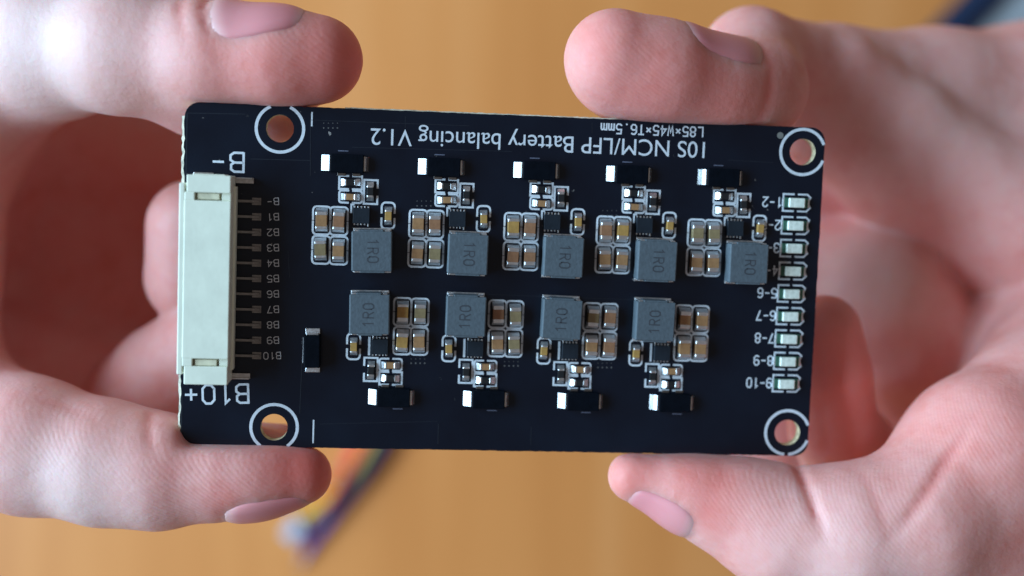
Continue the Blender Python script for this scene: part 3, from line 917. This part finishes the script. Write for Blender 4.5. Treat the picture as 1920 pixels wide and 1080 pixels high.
def nail(hand, C, axis, nrm, L, phi, lift0=0.06):
    """nail plate laid on the finger by tracing from outside towards the finger's own axis; C lies on that axis"""
    a = np.asarray(axis, float); a /= np.linalg.norm(a)
    n0 = np.asarray(nrm, float); n0 -= a * (n0 @ a); n0 /= np.linalg.norm(n0)
    b = np.cross(n0, a)
    NU, NV = 17, 19
    S_, T_ = np.meshgrid(np.linspace(-1, 1, NU), np.linspace(-1, 1, NV), indexing='ij')
    wid = np.where(T_ < 0, np.sqrt(np.clip(1 - (np.abs(T_) ** 2.6) * 0.60, 0, 1)), 1 - 0.14 * T_ ** 3)
    tt = T_ - 0.16 * (S_ ** 2) * (T_ > 0) * T_ + 0.10 * (S_ ** 2) * (T_ < 0) * (-T_)
    ph = S_ * wid * math.radians(phi)
    out_dir = np.cos(ph)[..., None] * n0 + np.sin(ph)[..., None] * b
    X = (C + a * (tt * L / 2)[..., None] + out_dir * 11.0).reshape(-1, 3); dirs = -out_dir.reshape(-1, 3)
    for _ in range(50):
        d = hand.sdf(X, False)
        X = X + dirs * np.clip(d, -0.6, 1.5)[:, None] * 0.7
    X = X.reshape(NU, NV, 3)
    edge = np.maximum(np.abs(S_), np.where(T_ < 0, np.abs(T_), 0))
    lift = lift0 - 0.50 * np.clip((edge - 0.72) / 0.28, 0, 1) ** 2 - 0.45 * np.clip((T_ - 0.78) / 0.22, 0, 1) ** 2
    X = X + out_dir * lift[..., None]
    for _ in range(3):
        Y = X.copy(); Y[:, 1:-1] = 0.5 * X[:, 1:-1] + 0.25 * (X[:, :-2] + X[:, 2:]); X = Y
    out = np.concatenate([X[0, :, :], X[-1, :, :], X[:, 0, :]])
    return X, T_, out

def build_nail(parent, origin, data):
    X, T_, _ = data
    NU, NV = T_.shape
    V = (X - origin).reshape(-1, 3)
    F = [(i * NV + j, (i + 1) * NV + j, (i + 1) * NV + j + 1, i * NV + j + 1) for i in range(NU - 1) for j in range(NV - 1)]
    o = mk('fingernail', V, F, NAIL, parent, True)
    at = o.data.attributes.new('along', 'FLOAT', 'POINT'); at.data.foreach_set('value', ((T_ + 1) / 2).ravel().astype(np.float32))
    so = o.modifiers.new('thickness', 'SOLIDIFY'); so.thickness = 0.4 * MM; so.offset = 0
    return o

def finish(hand, name, label, origin, nails, step):
    hand.groove = [(nd[2], 0.5, 0.32) for nd in nails]
    V, F = hand.grid_mesh(step)
    red = np.zeros(len(V)); pale = np.zeros(len(V)); ridge = np.full(len(V), 0.06)
    for kind, p, R, amt in hand.tints:
        g = amt * np.exp(-((V - p) ** 2).sum(1) / R ** 2)
        if kind == 'red': red = np.maximum(red, g)
        elif kind == 'pale': pale = np.maximum(pale, g)
        else: ridge = np.maximum(ridge, g)
    for p, n, w, depth, R, side in hand.creases:
        v = V - p
        red = np.maximum(red, 0.55 * np.exp(-((v @ n) / (w * 1.6)) ** 2) * np.exp(-((v ** 2).sum(1) / R ** 2) ** 2))
    o = mk(name, V - origin, F.tolist(), SKIN, None, True)
    o.location = to_world(origin)
    at = o.data.attributes.new('tint', 'FLOAT_COLOR', 'POINT')
    at.data.foreach_set('color', np.stack([red, pale, ridge, np.ones(len(V))], 1).astype(np.float32).ravel())
    sm = o.modifiers.new('relax', 'SMOOTH'); sm.factor = 0.5; sm.iterations = 3
    o['label'] = label; o['category'] = 'hand'; o['group'] = 'hands holding the board'
    for nd in nails: build_nail(o, origin, nd)
    return o

# ---- hand on the connector side ------------------------------------------
A = Hand()
A.chain([(-90, 40, -16, 12.5), (90, 84, -6, 9.0), (235, 92, -1, 8.3), (400, 108, 2.0, 7.0), (520, 113, 3.2, 6.4), (598, 112, 3.5, 5.75)], 3.0)   # thumb
A.cone(P(375, 165, -5.5), 7.0, P(508, 180, -6.5), 6.6, 4.0)
A.cone(P(400, 862, -6.5), 5.6, P(525, 862, -6.5), 5.0, 3.0)                                                                                  # thumb pad behind the edge
A.cone(P(120, 95, -10), 8.0, P(-60, 160, -22), 13.0, 6.0)
A.chain([(-90, 40, -16, 12.5), (-170, 220, -34, 19), (-230, 420, -46, 24), (-420, 420, -56, 26), (-640, 430, -64, 27)], 8.0)               # thenar, palm heel, wrist
A.chain([(-130, 70, -12, 13), (-215, 270, -18, 16), (-240, 500, -20, 17), (-200, 730, -14, 14), (-120, 800, -10, 11)], 6.0)      # unseen web between thumb and finger, added outside the frame to shade the palm
A.chain([(-180, 300, -50, 18), (120, 285, -54, 13.5), (340, 320, -50, 11)], 6.0)                                                            # rolled fingers behind, seen from the palm
A.chain([(-180, 470, -56, 18), (120, 445, -58, 13.5), (350, 455, -54, 11)], 5.0)
A.chain([(-180, 620, -52, 17), (100, 600, -56, 13), (330, 600, -50, 11)], 5.0)
A.chain([(-190, 700, -40, 17), (60, 735, -42, 12), (250, 745, -38, 10)], 5.0)
A.chain([(362, 424, -22, 7.0), (364, 520, -24, 7.3), (420, 470, -46, 8)], 0.6, first_k=0.6)                                                 # two fingertips curled behind the connector
A.chain([(395, 660, -23, 8.6), (318, 716, -26, 9.2), (240, 790, -36, 10)], 0.6, first_k=0.6)
A.chain([(-260, 560, -40, 18), (-120, 780, -14, 11.5), (60, 836, -4, 8.9), (200, 868, -2.2, 8.0), (300, 884, -1.2, 7.25), (420, 886, -0.5, 5.9), (490, 890, -0.3, 5.2), (566, 890, 0.0, 4.0)], 3.0)
A.crease(P(268, 790, 4), (0.85, 0.45, 0.1), 0.5, 0.42, 5.0)
A.crease(P(395, 30, 6), (0.75, 0.35, 0.2), 0.5, 0.35, 6.0)
A.crease(P(345, 20, 6), (0.8, 0.35, 0.2), 0.5, 0.3, 6.0)
A.crease(P(130, 770, 3), (0.3, 0.95, 0.0), 0.4, 0.14, 5.0)
TA = np.array
A.tints += [('red', P(640, 130, 5), 10.5, 0.75), ('red', P(520, 130, 8), 10, 0.48), ('red', P(440, 60, 9), 5, 0.35), ('red', P(570, 870, 3), 6.5, 0.85), ('red', P(420, 930, 4), 3.0, 0.5),
            ('red', P(150, 760, 4), 9, 0.3), ('red', P(250, 840, 6), 7, 0.22), ('pale', P(30, 90, 5), 20, 0.75), ('pale', P(130, 940, 5), 12, 0.7), ('red', P(300, 240, 0), 6, 0.3),  # pale at the thumb base paints the window's brightness into the skin colour
            ('red', P(100, 400, -46), 30, 0.25), ('red', P(150, 560, -46), 30, 0.25), ('red', P(250, 300, -42), 18, 0.3),
            ('ridge', P(600, 120, 8), 9, 0.75), ('ridge', P(380, 880, 6), 11, 0.9), ('ridge', P(120, 790, 5), 11, 0.7)]
na = [nail(A, P(510, 112, 3.2), (0.96, 0.20, 0.03), (-0.20, 0.84, 0.50), 12.5, 44),
      nail(A, P(512, 890, -0.3), (1.0, -0.06, 0.02), (0.05, -0.95, 0.27), 11.5, 46)]
finish(A, 'hand', 'pale hand pinching the board end that carries the cream connector', P(-200, 450, -60), na, 0.6)

# ---- hand on the indicator-diode side --------------------------------------
C_ = Hand()
C_.chain([(1152, 112, 0.5, 6.75), (1245, 138, -1.0, 6.6), (1340, 162, -4.0, 6.2), (1420, 165, -9.0, 6.4)], 3.0)                              # thumb tip phalanx
C_.chain([(1420, 165, -9.0, 6.4), (1408, 108, -18, 6.8), (1560, 165, -31, 9.4), (1750, 212, -40, 13.6), (1960, 265, -48, 19)], 3.0)
C_.cone(P(1180, 150, -2), 5.5, P(1400, 190, -6), 5.0, 4.0)
C_.chain([(1600, 130, -23, 3.5), (1720, 225, -25, 4.4), (1930, 400, -26, 7)], 3.5)                                                           # tendon ridge
C_.chain([(1530, 225, -28, 7.0), (1700, 310, -33, 10), (1930, 400, -36, 15), (2050, 480, -46, 20)], 5.0)                                     # web and thenar
C_.chain([(1960, 265, -48, 19), (2120, 450, -50, 25), (2320, 480, -58, 26), (2560, 500, -66, 27)], 8.0)
C_.chain([(1470, 330, -50, 12), (1700, 370, -54, 14), (2050, 430, -56, 18)], 5.0)
C_.chain([(1440, 520, -50, 11), (1630, 560, -38, 12.6), (1680, 610, -40, 12.0), (1700, 680, -50, 12)], 1.5)                                     # lit finger root facing the window
C_.chain([(1440, 640, -66, 13), (1700, 640, -74, 14), (2050, 620, -64, 18)], 3.0)
C_.chain([(1440, 800, -60, 12), (1640, 810, -66, 13), (1900, 780, -56, 15)], 3.0)
C_.chain([(1858, 668, -36, 9.0), (1940, 650, -34, 12), (2080, 560, -42, 18)], 2.0)
C_.chain([(1545, 622, -15, 5.4), (1558, 700, -16, 5.9), (1562, 800, -20, 6.6), (1600, 860, -32, 8)], 0.6, first_k=0.6)                       # shaded fingertip behind the edge
C_.chain([(1188, 893, -3.2, 3.55), (1300, 924, -3.4, 5.5), (1385, 952, -3.4, 6.9), (1462, 990, -3.0, 8.2), (1600, 1004, -1.5, 9.4), (1720, 985, -1.5, 10.0), (1852, 868, -6, 12.2), (1960, 800, -12, 13), (2090, 640, -34, 18)], 2.5)
C_.cone(P(1840, 1010, -8), 12.5, P(2080, 860, -26), 17, 5.0)
C_.crease(P(1508, 905, 2), (0.93, 0.30, 0.1), 0.55, 0.85, 7.5)
C_.crease(P(1752, 900, 6), (0.75, -0.60, 0.1), 0.6, 0.6, 8.5)
C_.crease(P(1640, 930, 8), (0.9, 0.3, 0.1), 0.5, 0.18, 6.5)
C_.crease(P(1425, 170, -2), (0.9, -0.15, -0.4), 0.7, 0.2, 6.0)
C_.tints += [('red', P(1140, 70, 5), 7, 0.35), ('red', P(1320, 150, 2), 6, 0.55), ('red', P(1220, 170, 5), 9, 0.42), ('red', P(1190, 880, 0), 5, 0.45), ('red', P(1330, 905, 2), 6, 0.55),
             ('red', P(1560, 690, -10), 12, 0.75), ('red', P(1600, 330, -38), 8, 0.7), ('pale', P(1650, 560, -26), 12, 0.5), ('red', P(1330, 960, 3), 3.5, 0.6), ('red', P(1640, 920, 7), 9, 0.22), ('red', P(1850, 760, 2), 9, 0.25),  # pale on the finger root paints in light the palm should catch
             ('red', P(1750, 390, -24), 7, 0.3), ('red', P(1700, 780, -50), 16, 0.6), ('pale', P(1600, 1060, 6), 12, 0.4), ('pale', P(1800, 200, -20), 18, 0.4),
             ('ridge', P(1180, 150, 5), 9, 0.6), ('ridge', P(1450, 930, 5), 10, 0.9), ('ridge', P(1650, 950, 8), 10, 0.8), ('ridge', P(1820, 830, 5), 11, 0.8)]
nc = [nail(C_, P(1318, 155, -3.0), (-0.93, 0.24, 0.25), (0.26, 0.88, 0.40), 12.5, 42),
      nail(C_, P(1245, 910, -3.3), (-0.95, 0.26, 0.02), (-0.28, -0.80, 0.55), 10.0, 46, -0.04)]
finish(C_, 'hand', 'pale hand pinching the board end that carries the row of indicator diodes', P(2150, 480, -60), nc, 0.6)
